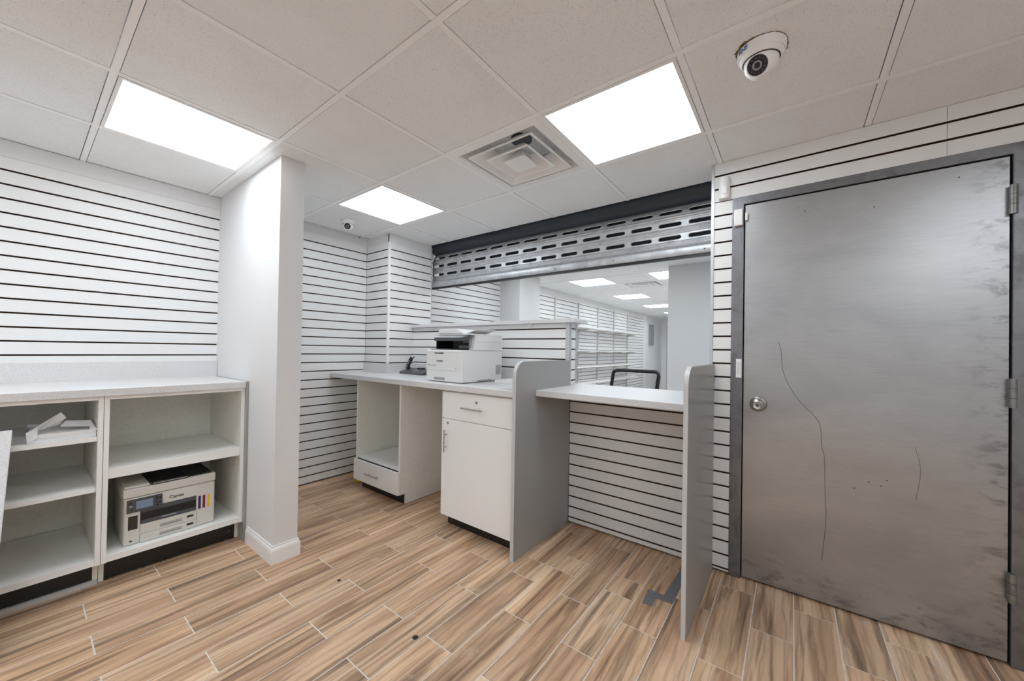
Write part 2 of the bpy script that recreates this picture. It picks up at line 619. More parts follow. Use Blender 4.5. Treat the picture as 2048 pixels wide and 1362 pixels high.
# square air diffuser
def make_vent(label):
    t = thing('air_diffuser', (0, 0, 0), label, 'air vent')
    b = MB()
    o, i = 0.295, 0.245
    def ring(b, h0, z0, h1, z1):
        vs = [(-h0, -h0, z0), (h0, -h0, z0), (h0, h0, z0), (-h0, h0, z0), (-h1, -h1, z1), (h1, -h1, z1), (h1, h1, z1), (-h1, h1, z1)]
        b.add(vs, [(k, (k + 1) % 4, 4 + (k + 1) % 4, 4 + k) for k in range(4)])
    ring(b, o, 0.012, o, -0.003)
    ring(b, o, -0.003, i + 0.01, -0.006)
    ring(b, i + 0.01, -0.006, i, 0.0)
    ring(b, i, 0.0, i - 0.012, 0.06)
    ring(b, i - 0.012, 0.06, i - 0.06, 0.13)
    b.build('face_plate', 'frame', t)
    MB().box(-0.19, 0.19, -0.19, 0.19, 0.13, 0.135).build('duct_collar', 'frame', t)
    MB().lathe([(0.062, 0.120), (0.062, 0.1295)], 28).build('duct_opening', 'black', t, smooth=True)
    for hw, zb, run in ((0.213, -0.004, 0.085), (0.141, -0.009, 0.078), (0.071, -0.013, 0.050)):
        b = MB()
        ring(b, hw, zb - 0.007, hw, zb)
        ring(b, hw, zb, hw - run, zb + 0.070)
        ring(b, hw - run - 0.002, zb + 0.066, hw - 0.007, zb - 0.007)
        ring(b, hw, zb - 0.007, hw - 0.007, zb - 0.007)
        if hw < 0.1:
            h = hw - 0.007
            b.add([(-h, -h, zb - 0.0072), (h, -h, zb - 0.0072), (h, h, zb - 0.0072), (-h, h, zb - 0.0072)], [(0, 1, 2, 3)])
        b.build('louvre', 'frame', t)
    for sx, sy in ((1, 1), (1, -1), (-1, 1), (-1, -1)):
        MB().tube([(sx * 0.232, sy * 0.232, 0.030), (sx * 0.190, sy * 0.190, 0.022), (sx * 0.14, sy * 0.14, 0.045)], 0.004, 6).build('support_arm', 'frame', t)
    return t
vent = make_vent('white square air diffuser of nested louvres beside the ceiling panel')
vent.location = ((GX[7] + GX[8]) / 2, (GY[4] + GY[5]) / 2, HC)

# ------------------------------------------------------------------ front room walls
wl = struct('wall_left', 'mdf', 'white slatwall above the speckled counter and open cabinets', 'wall',
            MB().box(X0 - 0.1, 0.90, 3.376 + TH, 3.52, 0, HC))
slots_l = [1.156 + 0.0768 * k for k in range(0, 14)]
slats(wl, 'y', 3.376, X0, 0.889, slots_l, 0.12, 2.225)
box('fascia_board', 'wall', wl, X0, 0.889, 3.374, 3.376 + TH, 2.2255, HC)

wf = struct('wall_far', 'mdf', 'white slatwall at the end of the counter between pillar and column', 'wall',
            MB().box(0.90, 2.80, 3.424 + TH, 3.52, 0, HC))
slots_f = [1.084 + 0.0775 * k for k in range(-13, 15)]
slats(wf, 'y', 3.424, 1.024, 2.122, slots_f, 0.012, 2.250)
box('fascia_board', 'wall', wf, 1.024, 2.122, 3.423, 3.424 + TH, 2.2505, HC)

wc = struct('wall_column', 'mdf', 'slatwall covered corner column left of the roller shutter', 'column',
            MB().box(2.124 + TH, 2.645, 3.05 + TH, 3.424, 0, HC))
slats(wc, 'x', 2.124, 3.065, 3.423, slots_f, 0.012, 2.236)
slats(wc, 'y', 3.05, 2.140, 2.648, slots_f, 0.012, 2.236)
box('corner_trim', 'trim', wc, 2.120, 2.140, 3.046, 3.065, 0.0, 2.236)
box('fascia_board', 'wall', wc, 2.122, 2.124 + TH, 3.05, 3.424, 2.2365, HC)
box('fascia_board', 'wall', wc, 2.122, 2.645, 3.048, 3.05 + TH, 2.2365, HC)

# stub wall (pillar) with baseboard
pil = struct('wall_pillar', 'wall', 'plain white pillar projecting beside the open cabinets', 'pillar',
             MB().box(0.889, 1.020, 2.318, 3.43, 0, HC))
b = MB()
prof = [(0.0, 0.0), (0.013, 0.0), (0.013, 0.072), (0.010, 0.084), (0.006, 0.090), (0.0045, 0.100), (0.0, 0.100)]
for n_ in range(len(prof) - 1):
    (d0, z0), (d1, z1) = prof[n_], prof[n_ + 1]
    def loop(d, z):
        return [(0.889 - d, 2.70, z), (0.889 - d, 2.318 - d, z), (1.020 + d, 2.318 - d, z), (1.020 + d, 3.423, z)]
    A, B = loop(d0, z0), loop(d1, z1)
    b.add(A + B, [(k, k + 1, 5 + k, 4 + k) for k in range(3)])
bb = b.build('baseboard_pillar', 'trim')
tag(bb, 'white moulded baseboard wrapped around the pillar foot', 'baseboard', kind='structure')

# door wall
XD = 2.42
wd = struct('wall_door', 'mdf', 'white slatwall around the steel door and above it', 'wall',
            MB().box(XD + TH, 2.56, 0.272, 0.366, 0, HC).box(XD + TH, 2.56, Y0 - 0.1, 0.272, 2.105, HC)
            .box(XD + TH, 2.56, Y0 - 0.1, -0.762, 0, 2.105))
slots_d = [0.868 + 0.0765 * k for k in range(-11, 19)]
slats(wd, 'x', XD, 0.273, 0.362, slots_d, 0.012, 2.0925 + 0.0)
for a, c in ((2.097, 2.1635), (2.1735, 2.2400), (2.2500, HC)):
    slat(wd, 'x', XD, -0.5235, 0.362, a, c)
    slat(wd, 'x', XD, -1.49, -0.5250, a, c)
slats(wd, 'x', XD, -1.49, -0.762, slots_d, 0.012, 2.0925)
box('edge_trim', 'alu', wd, XD - 0.004, 2.70, 0.3625, 0.378, 0.0, HC)

# closing walls behind the viewer
struct('wall_behind', 'wall', 'plain white wall behind the viewer', 'wall', MB().box(X0 - 0.1, 2.46, Y0 - 0.1, Y0, 0, HC + 0.05))
struct('wall_side', 'wall', 'plain white wall closing the unseen, lengthened end of the front room', 'wall', MB().box(X0 - 0.1, X0, Y0, 3.40, 0, HC + 0.05))

# ------------------------------------------------------------------ steel door
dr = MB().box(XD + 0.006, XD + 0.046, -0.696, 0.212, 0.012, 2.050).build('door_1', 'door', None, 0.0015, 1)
tag(dr, 'bare grey steel door with round knob and three hinges', 'door', kind='structure')
fr = MB()
fr.prism([(0.2725, 0.0), (0.2725, 2.0985), (-0.760, 2.0985), (-0.760, 0.0), (-0.701, 0.0), (-0.701, 2.0545), (0.2165, 2.0545), (0.2165, 0.0)], 'x', XD - 0.004, XD + 0.10)
fo = fr.build('trim_1', 'jamb', None, 0.003, 2)
tag(fo, 'bare steel frame around the grey door', 'door frame', kind='structure')
box('door_stop', 'black', dr, XD + 0.055, XD + 0.075, -0.74, 0.25, 0.0, 2.08)
for z in (1.868, 1.091, 0.318):
    h = MB().tube([(XD - 0.012, -0.700, z - 0.058), (XD - 0.012, -0.700, z + 0.058)], 0.0115, 14).build('hinge', 'hinge', dr, smooth=True)
    MB().box(XD - 0.006, XD + 0.0045, -0.7125, -0.690, z - 0.055, z + 0.055).build('hinge_leaf', 'hinge', h)
    for dz in (-0.020, 0.020):
        MB().tube([(XD - 0.012, -0.700, z + dz - 0.0008), (XD - 0.012, -0.700, z + dz + 0.0008)], 0.0119, 14).build('hinge_joint', 'black', h)
kn = MB().lathe([(0.0385, 0.0), (0.0385, 0.004), (0.034, 0.010), (0.017, 0.013), (0.015, 0.030), (0.024, 0.036), (0.033, 0.046), (0.0345, 0.058), (0.030, 0.068), (0.019, 0.074), (0.016, 0.0725), (0.008, 0.0725)], 36, (XD + 0.0055, 0.142, 0.962), (-1, 0, 0)).build('door_knob', 'chrome', dr, smooth=True)
MB().lathe([(0.0075, 0.0), (0.0075, 0.003)], 16, (XD - 0.067, 0.142, 0.962), (-1, 0, 0)).build('key_cylinder', 'dark', kn)
def strip(name, pts, wd_, x, material, parent):
    b = MB()
    for (y0, z0), (y1, z1) in zip(pts, pts[1:]):
        d = Vector((y1 - y0, z1 - z0)).normalized()
        nx, nz = -d.y * wd_ / 2, d.x * wd_ / 2
        b.prism([(y0 + nx, z0 + nz), (y0 - nx, z0 - nz), (y1 - nx, z1 - nz), (y1 + nx, z1 + nz)], 'x', x - 0.0004, x + 0.0004)
    return b.build(name, material, parent)
def smoothline(p, n=5):
    out = []
    for i in range(len(p) - 1):
        a, b_, c, d = p[max(i - 1, 0)], p[i], p[i + 1], p[min(i + 2, len(p) - 1)]
        for k in range(n):
            t = k / n
            out.append(tuple(0.5 * (2 * b_[q] + (c[q] - a[q]) * t + (2 * a[q] - 5 * b_[q] + 4 * c[q] - d[q]) * t * t + (3 * b_[q] - a[q] - 3 * c[q] + d[q]) * t ** 3) for q in (0, 1)))
    return out + [p[-1]]
strip('scratch', smoothline([(0.059, 1.298), (0.047, 1.253), (0.033, 1.127), (-0.023, 1.006), (-0.107, 0.899), (-0.119, 0.787), (-0.131, 0.717), (-0.135, 0.539), (-0.139, 0.421), (-0.124, 0.214)]), 0.0022, XD + 0.0058, 'scratch', dr)
strip('scratch', smoothline([(-0.437, 0.829), (-0.455, 0.726), (-0.441, 0.594)]), 0.0013, XD + 0.0058, 'scratch', dr)
for y, z in ((-0.30, 1.93), (-0.045, 1.965), (-0.56, 2.0), (-0.35, 0.66), (-0.33, 0.63), (-0.29, 0.64), (-0.24, 0.60)):
    MB().lathe([(0.0028, 0), (0.0028, 0.0005)], 8, (XD + 0.0062, y, z), (-1, 0, 0)).build('screw_hole', 'spot', dr)

# sensors and sticker on and near the frame
t = thing('motion_sensor', (XD, 0.312, 2.16), 'white rounded motion detector on the slatwall by the shutter', 'sensor')
b = MB()
pf = [(0.339, 0.0), (0.339, 0.016)] + [(0.312 + 0.027 * math.cos(a), 0.016 + 0.020 * math.sin(a)) for a in [math.pi * k / 8 for k in range(1, 8)]] + [(0.285, 0.016), (0.285, 0.0)]
b.prism([(XD - 0.0005 - d, y) for y, d in pf], 'z', 2.102, 2.222)
b.build('housing', 'trim', t, 0.003, 2)
MB().box(XD - 0.0385, XD - 0.036, 0.298, 0.326, 2.125, 2.17).build('sensor_window', 'frame', t, 0.001)
t = thing('door_contact', (XD, 0.24, 1.98), 'white magnetic contact box on the steel door frame', 'sensor')
box('contact_body', 'trim', t, XD - 0.026, XD - 0.0045, 0.2215, 0.262, 1.937, 2.027, 0.004)
box('magnet', 'trim', t, XD - 0.012, XD + 0.0055, 0.199, 0.2115, 1.962, 2.006, 0.003)
st = box('frame_sticker', 'paper', None, XD - 0.0050, XD - 0.0043, 0.2205, 0.247, 1.098, 1.201)
tag(st, 'narrow white paper label stuck on the door frame', 'label')
for k in range(5):
    box('print_line', 'pgap', st, XD - 0.0053, XD - 0.0049, 0.2255 + k * 0.004, 0.2263 + k * 0.004, 1.115, 1.185)

# ------------------------------------------------------------------ partition and low wall under the hatch
wp = struct('wall_partition', 'mdf', 'low slatwall partition behind the laser printer', 'wall',
            MB().box(XD + TH, 2.530, 1.297, 3.05, 0, 1.432))
slots_p = [1.392 - 0.0755 * k for k in range(0, 19)]
slats(wp, 'x', XD, 1.312, 3.048, slots_p, 0.012, 1.432)
slats(wp, 'y', 1.283, 2.452, 2.518, slots_p, 0.95, 1.432)
box('corner_trim', 'alu', wp, XD - 0.003, 2.452, 1.281, 1.311, 0.985, 1.432)
box('corner_trim', 'alu', wp, 2.518, 2.545, 1.281, 1.297, 0.985, 1.432)
cp = box('partition_cap', 'quartz', None, 2.385, 2.60, 1.225, 3.046, 1.433, 1.462, 0.002, 1)
tag(cp, 'long grey speckled cap board on the low partition', 'cap board')
box('cap_clip', 'trim', cp, 2.400, 2.4195, 1.60, 1.64, 1.417, 1.432, 0.003)
lw = struct('wall_hatch', 'mdf', 'low slatwall under the service hatch between grey side panels', 'wall',
            MB().box(XD + TH, 2.530, 0.38, 1.297, 0, 0.940))
slots_h = [0.868 - 0.0752 * k for k in range(0, 12)]
slats(lw, 'x', XD, 0.3785, 1.2675, slots_h, 0.010, 0.940)

# ------------------------------------------------------------------ roller shutter
sh = thing('roller_shutter', (2.70, 1.73, 1.86), 'galvanised roller shutter with slotted slats, rolled nearly fully up', 'roller shutter')
SX, CURL, RC = 2.700, 2.13, 0.16
def cpt(s_, off=0.0):
    """curtain profile: straight, then rolling back"""
    if s_ < CURL:
        return SX + off, s_
    a = (s_ - CURL) / RC
    return SX + (RC - (RC - off) * math.cos(a)) - 0 , CURL + (RC - off) * math.sin(a)
def curtain_pt(y, s_, off):
    x, z = cpt(s_, off)
    return (x, y, z)
YA, YB = 0.385, 3.085
NS = 14
CW = (YB - YA) / NS
for row in range(3):
    sc = 2.013 + 0.0915 * row           # slot band centre along the curtain
    b = MB()
    hb = 0.024
    for n_ in range(NS):
        yc = YA + CW * (n_ + 0.5)
        a, r, wv = CW / 2 - 0.023 - 0.013, 0.013, CW / 2
        st_, re_ = [], []
        ang = [-90, -45, 0, 45, 90]
        rr_ = [(a, -hb), (wv, -hb), (wv, 0), (wv, hb), (a, hb)]
        for d, q_ in zip(ang, rr_):
            t_ = math.radians(d)
            st_.append((a + r * math.cos(t_), r * math.sin(t_)))
            re_.append(q_)
        for d, q_ in zip(ang, rr_):
            t_ = math.radians(d + 180)
            st_.append((-a + r * math.cos(t_), r * math.sin(t_)))
            re_.append((-q_[0], -q_[1]))
        mid = [(sx_ * 1.0 + (0.003 if sx_ > 0 else -0.003), sy_ * 1.22) for sx_, sy_ in st_]
        inn = [curtain_pt(yc + u, sc + v, 0.003) for u, v in st_]
        mi_ = [curtain_pt(yc + u, sc + v, 0.0) for u, v in mid]
        out = [curtain_pt(yc + u, sc + v, 0.0) for u, v in re_]
        m_ = len(inn)
        b.add(inn + mi_ + out, [(k, (k + 1) % m_, m_ + (k + 1) % m_, m_ + k) for k in range(m_)] + [(m_ + k, m_ + (k + 1) % m_, 2 * m_ + (k + 1) % m_, 2 * m_ + k) for k in range(m_)])
    # ribbed interlock below the slot band
    lo, hi = sc - 0.0915 + hb, sc - hb
    if row == 0:
        lo = 1.950
    n2 = 14
    pts = []
    for k in range(n2 + 1):
        s_ = lo + (hi - lo) * k / n2
        off = -0.0045 * abs(math.sin(math.pi * 2.5 * k / n2)) if k < n2 - 2 else 0.004 * (k == n2 - 1)
        pts.append((s_, off))
    vs = [curtain_pt(y, s_, o_) for y in (YA, YB) for s_, o_ in pts]
    b.add(vs, [(k, k + 1, n2 + 2 + k, n2 + 1 + k) for k in range(n2)])
    o = b.build('shutter_slat', 'galv', sh)
    md = o.modifiers.new('thick', 'SOLIDIFY')
    md.thickness = 0.0012
# the roll above the last slotted slat
b = MB()
pts = [(2.013 + 0.0915 * 2 + 0.024 + 0.012 * k, -0.002 * (k % 2)) for k in range(8)]
b.add([curtain_pt(y, s_, o_) for y in (YA, YB) for s_, o_ in pts], [(k, k + 1, 9 + k, 8 + k) for k in range(7)])
o = b.build('shutter_slat', 'galv', sh)
bar = MB()
bar.prism([(SX - 0.003, 1.952), (SX - 0.010, 1.944), (SX - 0.022, 1.936), (SX - 0.026, 1.926), (SX - 0.026, 1.888), (SX - 0.020, 1.880), (SX - 0.004, 1.878), (SX + 0.02, 1.878), (SX + 0.02, 1.952)], 'y', YA, YB - 0.006)
bo = bar.build('bottom_bar', 'galv', sh, smooth=True)
box('rubber_seal', 'black', bo, SX - 0.012, SX + 0.012, YA, YB, 1.8615, 1.878)
for y in (0.455, 1.06, 1.56, 2.12, 2.62):
    MB().lathe([(0.0045, 0), (0.0045, 0.001)], 8, (SX - 0.0262, y, 1.905), (-1, 0, 0)).build('rivet', 'spot', bo)
b = MB()
hp = [(2.664, HC + 0.015), (2.668, 2.300), (2.678, 2.278), (2.695, 2.258), (2.718, 2.243), (2.75, 2.236), (2.80, 2.236), (2.86, 2.245), (2.86, 2.40), (2.664, 2.40)]
b.prism([(x, z) for x, z in hp], 'y', 0.378, 3.10)
b.build('hood', 'hood', sh, smooth=True)
box('dark_slot_backing', 'dark', sh, 2.80, 2.81, 0.378, 3.10, 1.985, 2.235)  # dark sheet added behind the slots so they read dark
box('guide_rail', 'alu', sh, 2.652, 2.670, 3.062, 3.075, 1.465, 2.30)
box('guide_rail', 'alu', sh, 2.705, 2.74, 0.366, 0.378, 0.985, 2.30)

# ------------------------------------------------------------------ back room
RB = 13.0
ceil2 = struct('ceiling_back_room', 'void', 'back room suspended ceiling seen under the shutter', 'ceiling',
               MB().box(2.86, RB + 0.1, -1.3, 3.6, 2.56, 2.60))
BX = [5.21 + 0.6096 * i for i in range(-4, 14)]
BY = [2.22 + 0.6096 * j for j in range(-6, 3)]
blights = [(4, 6), (7, 6), (10, 6), (13, 6), (4, 4), (7, 4), (10, 4), (13, 4), (1, 0), (1, 4), (1, 6), (1, 2), (4, 2), (7, 2)]  # panels after the first one by the pier are hidden, added for brightness
bvent = (5, 5)
ceiling_grid(ceil2, BX, BY, lambda x, y: (RB, 3.46), set(blights + [bvent]), HC)
for x in BX:
    box('tee_bar', 'tee', ceil2, x - 0.012, x + 0.012, -1.3, 3.45, HC - 0.0015, HC + 0.006)
for y in BY:
    if y < 3.44:
        box('cross_tee', 'tee', ceil2, BX[0], RB, y - 0.0119, y + 0.0119, HC - 0.001, HC + 0.0055)
blab = {(4, 6): 'first lit ceiling panel of the back room row along the shelving wall',
        (7, 6): 'second lit ceiling panel of the back room row along the shelving wall',
        (10, 6): 'third lit ceiling panel of the back room row along the shelving wall',
        (13, 6): 'farthest lit ceiling panel in the back room, by the end wall',
        (4, 4): 'lit back room ceiling panel partly hidden by the white pier',
        (7, 4): 'added hidden back room ceiling panel beyond the pier, opposite the second bay of shelves',
        (10, 4): 'added hidden back room ceiling panel beyond the pier, opposite the bare slatwall',
        (13, 4): 'added hidden back room ceiling panel beyond the pier, nearest the glass door',
        (1, 4): 'added hidden back room ceiling panel right above the office chair',
        (1, 0): 'added hidden back room ceiling panel beside the plain right wall',
        (1, 2): 'added hidden back room ceiling panel between the door wall and the white pier',
        (4, 2): 'added hidden back room ceiling panel directly above the white pier',
        (7, 2): 'added hidden back room ceiling panel in the far row beyond the pier',
        (1, 6): 'added hidden back room ceiling panel above the slatwall behind the shutter column'}
for ij in blights:
    o = copy_tree(proto)
    o['label'] = blab[ij]
    o.location = ((BX[ij[0]] + BX[ij[0] + 1]) / 2, (BY[ij[1]] + BY[ij[1] + 1]) / 2, HC)
v2 = copy_tree(vent)
v2['label'] = 'square air diffuser in the back room ceiling, seen under the shutter'
v2.location = ((BX[5] + BX[6]) / 2, (BY[5] + BY[6]) / 2, HC)

wbn = struct('wall_back_room_near', 'mdf', 'slatwall in the back room right behind the shutter column', 'wall',
             MB().box(2.66, 4.28, 3.40 + TH, 3.43, 0, HC))
slats(wbn, 'y', 3.40, 2.66, 4.272, [0.868 + 0.0762 * k for k in range(-11, 19)], 0.01, HC)
struct('wall_back_room_column', 'wall', 'plain white column on the back room slatwall', 'column',
       MB().box(4.273, 4.796, 3.053, 3.52, 0, HC))
wbf = struct('wall_back_room_shelving', 'mdf', 'long back room slatwall carrying shelf standards', 'wall',
             MB().box(4.79, 11.05, 3.42 + TH, 3.52, 0, HC))
slats(wbf, 'y', 3.42, 4.797, 11.04, [0.868 + 0.0762 * k for k in range(-11, 18)], 0.01, 2.20)
box('fascia_board', 'wall', wbf, 4.797, 11.04, 3.418, 3.42 + TH, 2.2005, HC)
for x in (5.89, 6.82, 7.755, 8.685, 9.615):
    box('shelf_standard', 'std', wbf, x - 0.022, x + 0.022, 3.398, 3.4198, 0.10, 2.19)
box('end_trim', 'trim', wbf, 11.04, 11.09, 3.40, 3.52, 0, HC)
struct('wall_back_room_end_side', 'wall', 'plain white wall past the back room slatwall', 'wall', MB().box(11.09, RB + 0.1, 3.45, 3.55, 0, HC))
struct('wall_back_room_end', 'wall', 'white end wall of the back room', 'wall',
       MB().box(RB, RB + 0.1, 3.30, 3.55, 0, HC).box(RB, RB + 0.1, -1.3, 2.35, 0, HC).box(RB, RB + 0.1, 2.35, 3.30, 2.10, HC))
d2 = MB().box(RB + 0.02, RB + 0.06, 2.36, 3.29, 0.0, 2.09).build('door_2', 'glass')
tag(d2, 'dark glass door at the end of the back room', 'door', kind='structure')
box('door_frame', 'alu', d2, RB - 0.01, RB + 0.07, 3.245, 3.2995, 0, 2.095)
box('door_frame', 'alu', d2, RB - 0.01, RB + 0.07, 2.3505, 2.40, 0, 2.095)
struct('wall_pier', 'wall', 'plain white pier standing behind the service hatch', 'wall',
       MB().box(4.96, 5.16, -1.3, 1.248, 0, HC))
struct('wall_back_room_right', 'wall', 'plain white right wall of the back room', 'wall',
       MB().box(2.56, RB + 0.1, -1.4, -1.3, 0, HC + 0.05))
t = thing('electrical_panel', (11.75, 3.45, 1.43), 'grey electrical panel on the white wall past the shelving', 'electrical panel')
box('cabinet', 'elec', t, 11.55, 11.96, 3.41, 3.449, 1.43, 2.06, 0.004)
box('panel_door', 'elec', t, 11.58, 11.93, 3.402, 3.4098, 1.47, 2.02, 0.002)
box('latch', 'black', t, 11.89, 11.91, 3.396, 3.4018, 1.73, 1.77)

levels = [(1.690, 'top'), (1.240, 'second'), (0.925, 'third'), (0.610, 'bottom')]
bays = [(5.90, 6.81, 'first bay past the column'), (6.83, 7.745, 'second bay past the column'), (7.765, 8.675, 'third bay past the column'), (8.695, 9.605, 'last bay before the bare slatwall')]
for z, nm in levels:
    for a, c, bn in bays:
        t = thing('shelf', ((a + c) / 2, 3.27, z), 'white %s shelf on the back room wall, %s' % (nm, bn), 'shelf', 'back room wall shelves')
        box('shelf_board', 'shelfw', t, a + 0.002, c - 0.002, 3.115, 3.39, z - 0.02, z)
        for x in (a + 0.012, c - 0.018):
            MB().prism([(3.14, z - 0.0205), (3.394, z - 0.0205), (3.394, z - 0.085), (3.37, z - 0.085)], 'x', x, x + 0.006).build('bracket', 'std', t)

# office chair behind the hatch
ch = thing('office_chair', (3.30, 1.09, 0.0), 'black mesh back office chair behind the service hatch', 'chair')
def rr(y0, y1, z0, z1, r, taper, xf):
    pts = []
    for cy_, cz_, a0 in ((y1 - r, z1 - r, 0), (y0 + r, z1 - r, 90), (y0 + r, z0 + r, 180), (y1 - r, z0 + r, 270)):
        for k in range(5):
            a = math.radians(a0 + 22.5 * k)
            y, z = cy_ + r * math.cos(a), cz_ + r * math.sin(a)
            yy = 1.093 + (y - 1.093) * (1 - taper * (z1 - z)) + 0.10 * (z1 - z)
            pts.append((xf(z), yy, z))
    return pts
xf = lambda z: 3.30 - 0.10 * (z - 1.06) ** 2 + 0.06 * (z - 1.06)
MB().tube(rr(0.893, 1.292, 0.52, 1.062, 0.035, 0.0, xf), 0.0155, 8, closed=True).build('back_frame', 'chair', ch, smooth=True)
lp = rr(0.903, 1.282, 0.53, 1.052, 0.03, 0.0, xf)
MB().add(lp, [tuple(range(len(lp)))]).build('back_mesh', 'mesh', ch)
MB().box(3.33, 3.80, 0.86, 1.33, 0.44, 0.50).build('seat', 'chair', ch, 0.02, 3)
MB().tube([(3.27, 1.093, 0.56), (3.31, 1.093, 0.43), (3.50, 1.093, 0.42)], 0.018, 8).build('back_support', 'chair', ch)
MB().tube([(3.56, 1.093, 0.10), (3.56, 1.093, 0.44)], 0.025, 12).build('gas_lift', 'chair', ch)
for k in range(5):
    a = math.radians(72 * k + 10)
    p = Vector((3.56 + 0.29 * math.cos(a), 1.093 + 0.29 * math.sin(a), 0.075))
    lg = MB().tube([(3.56, 1.093, 0.10), tuple(p)], [0.024, 0.014], 8).build('base_leg', 'chair', ch)
    MB().lathe([(0.027, -0.02), (0.0272, 0.02)], 14, (p.x, p.y, 0.027), (-math.sin(a), math.cos(a), 0)).build('caster', 'black', lg)

# ------------------------------------------------------------------ left counter run
def shelf_cabinet(x0, x1, shelves, label, kick_strip=False):
    t = thing('open_cabinet', ((x0 + x1) / 2, 3.06, 0), label, 'cabinet')
    yf, yb, zt = 2.748, 3.372, 0.962
    for a in (x0, x1 - 0.019):
        MB().prism([(yf, 0.118), (yf + 0.075, 0.118), (yf + 0.075, 0.0), (yb, 0.0), (yb, zt), (yf, zt)], 'x', a, a + 0.019).build('side_panel', 'cream', t)
    for a in (x0, x1 - 0.019):
        box('edge_band', 'cab', t, a, a + 0.019, yf - 0.0015, yf - 0.0001, 0.118, zt)
    box('bottom_panel', 'cab', t, x0 + 0.0195, x1 - 0.0195, yf, yb - 0.02, 0.120, 0.150)
    box('back_panel', 'cream', t, x0 + 0.0195, x1 - 0.0195, yb - 0.016, yb - 0.006, 0.150, zt)
    box('top_rail', 'cab', t, x0 + 0.0195, x1 - 0.0195, yf, yf + 0.09, zt - 0.018, zt)
    for z0, z1, d in shelves:
        box('shelf', 'cab', t, x0 + 0.020, x1 - 0.020, yf + 0.006, yb - 0.017, z0, z1)
    for sx in (x0 + 0.019, x1 - 0.019):
        for yy in (yf + 0.05, yb - 0.08):
            for z in [0.40 + 0.064 * k for k in range(8)]:
                s_ = 1 if sx < (x0 + x1) / 2 else -1
                MB().lathe([(0.003, 0), (0.003, 0.0008)], 6, (sx, yy, z), (s_, 0, 0)).build('shelf_pin_hole', 'pgap', t)
    box('toe_kick', 'kick', t, x0 + 0.002, x1 - 0.002, yf + 0.076, yf + 0.090, 0.0, 0.118)
    if not kick_strip:
        box('glue_residue', 'crumb', t, x0 + 0.03, x1 - 0.03, yf + 0.068, yf + 0.0758, 0.0, 0.005)
    if kick_strip:
        box('toe_strip', 'lamedge', t, x0, x1 - 0.002, yf + 0.060, yf + 0.0758, 0.0, 0.022)
    return t
shelf_cabinet(-0.62, 0.2655, [(0.739, 0.760, 0), (0.486, 0.507, 0)], 'white open front cabinet with the opened paper ream on its upper shelf', True)
shelf_cabinet(0.2675, 0.8745, [(0.540, 0.588, 0)], 'white open front cabinet holding the inkjet printer')
ct = MB().box(X0, 0.8745, 2.728, 3.373, 0.9625, 1.002).build('countertop', 'quartz', None, 0.002, 1)
tag(ct, 'speckled light grey countertop over the open cabinets', 'countertop')
box('backsplash', 'quartz', ct, X0, 0.887, 3.354, 3.3755, 1.0021, 1.112)
ep = box('end_panel', 'lam', None, 0.8755, 0.8875, 2.724, 3.372, 0.0, 1.0018)
tag(ep, 'narrow grey end panel between open cabinet and pillar', 'panel')
sl = MB()
pts_ = []
for xa, xb in ((-0.75, -0.052), (-0.75, -0.010)):
    pts_.append((xa, xb))
prof_ = [(2.405, 0.0, 0), (2.430, 0.0, 0), (2.7440, 0.832, 1), (2.7200, 0.842, 1)]
sl.add([(pts_[k][0], y, z) for y, z, k in prof_] + [(pts_[k][1], y, z) for y, z, k in prof_],
       [(0, 1, 2, 3), (4, 5, 6, 7)] + [(k, (k + 1) % 4, 4 + (k + 1) % 4, 4 + k) for k in range(4)])
sl = sl.build('loose_board', 'quartz', None, 0.004, 2)
tag(sl, 'loose speckled counter board leaning on the cabinet with the paper ream', 'board')

# opened ream of paper
t = thing('paper_ream', (0.135, 2.92, 0.760), 'opened white paper ream with torn wrapper on the cabinet shelf', 'paper ream')
MB().box(0.036, 0.240, 2.785, 3.05, 0.7605, 0.797).build('paper_stack', 'paper', t)
def sheet(name, pts, faces, parent, material='wrap'):
    o = MB().add(pts, faces).build(name, material, parent)
    md = o.modifiers.new('thick', 'SOLIDIFY')
    md.thickness = 0.0008
    return o
sheet('wrapper', [(0.030, 2.780, 0.7608), (0.244, 2.780, 0.7608), (0.244, 2.780, 0.790), (0.18, 2.779, 0.781), (0.10, 2.778, 0.776), (0.030, 2.780, 0.782),
                  (0.244, 3.055, 0.7608), (0.244, 3.055, 0.802), (0.030, 3.055, 0.7608), (0.030, 3.055, 0.812)],
      [(0, 1, 2, 3, 4, 5), (1, 6, 7, 2), (0, 5, 9, 8), (8, 9, 7, 6)], t)
sheet('wrapper_flap', [(0.026, 2.776, 0.812), (0.030, 2.775, 0.765), (0.060, 2.770, 0.785), (0.060, 2.80, 0.825), (0.130, 2.82, 0.890), (0.148, 2.83, 0.862), (0.125, 2.86, 0.825), (0.065, 2.84, 0.808)],
      [(0, 1, 2, 3), (0, 3, 4), (3, 7, 6, 5, 4), (3, 2, 7)], t)
sheet('wrapper_flap', [(0.148, 2.87, 0.842), (0.130, 2.84, 0.818), (0.225, 2.80, 0.812), (0.230, 2.85, 0.835), (0.248, 2.778, 0.795), (0.218, 2.775, 0.782), (0.246, 3.04, 0.815)],
      [(0, 1, 2, 3), (2, 5, 4, 3), (3, 4, 6)], t)

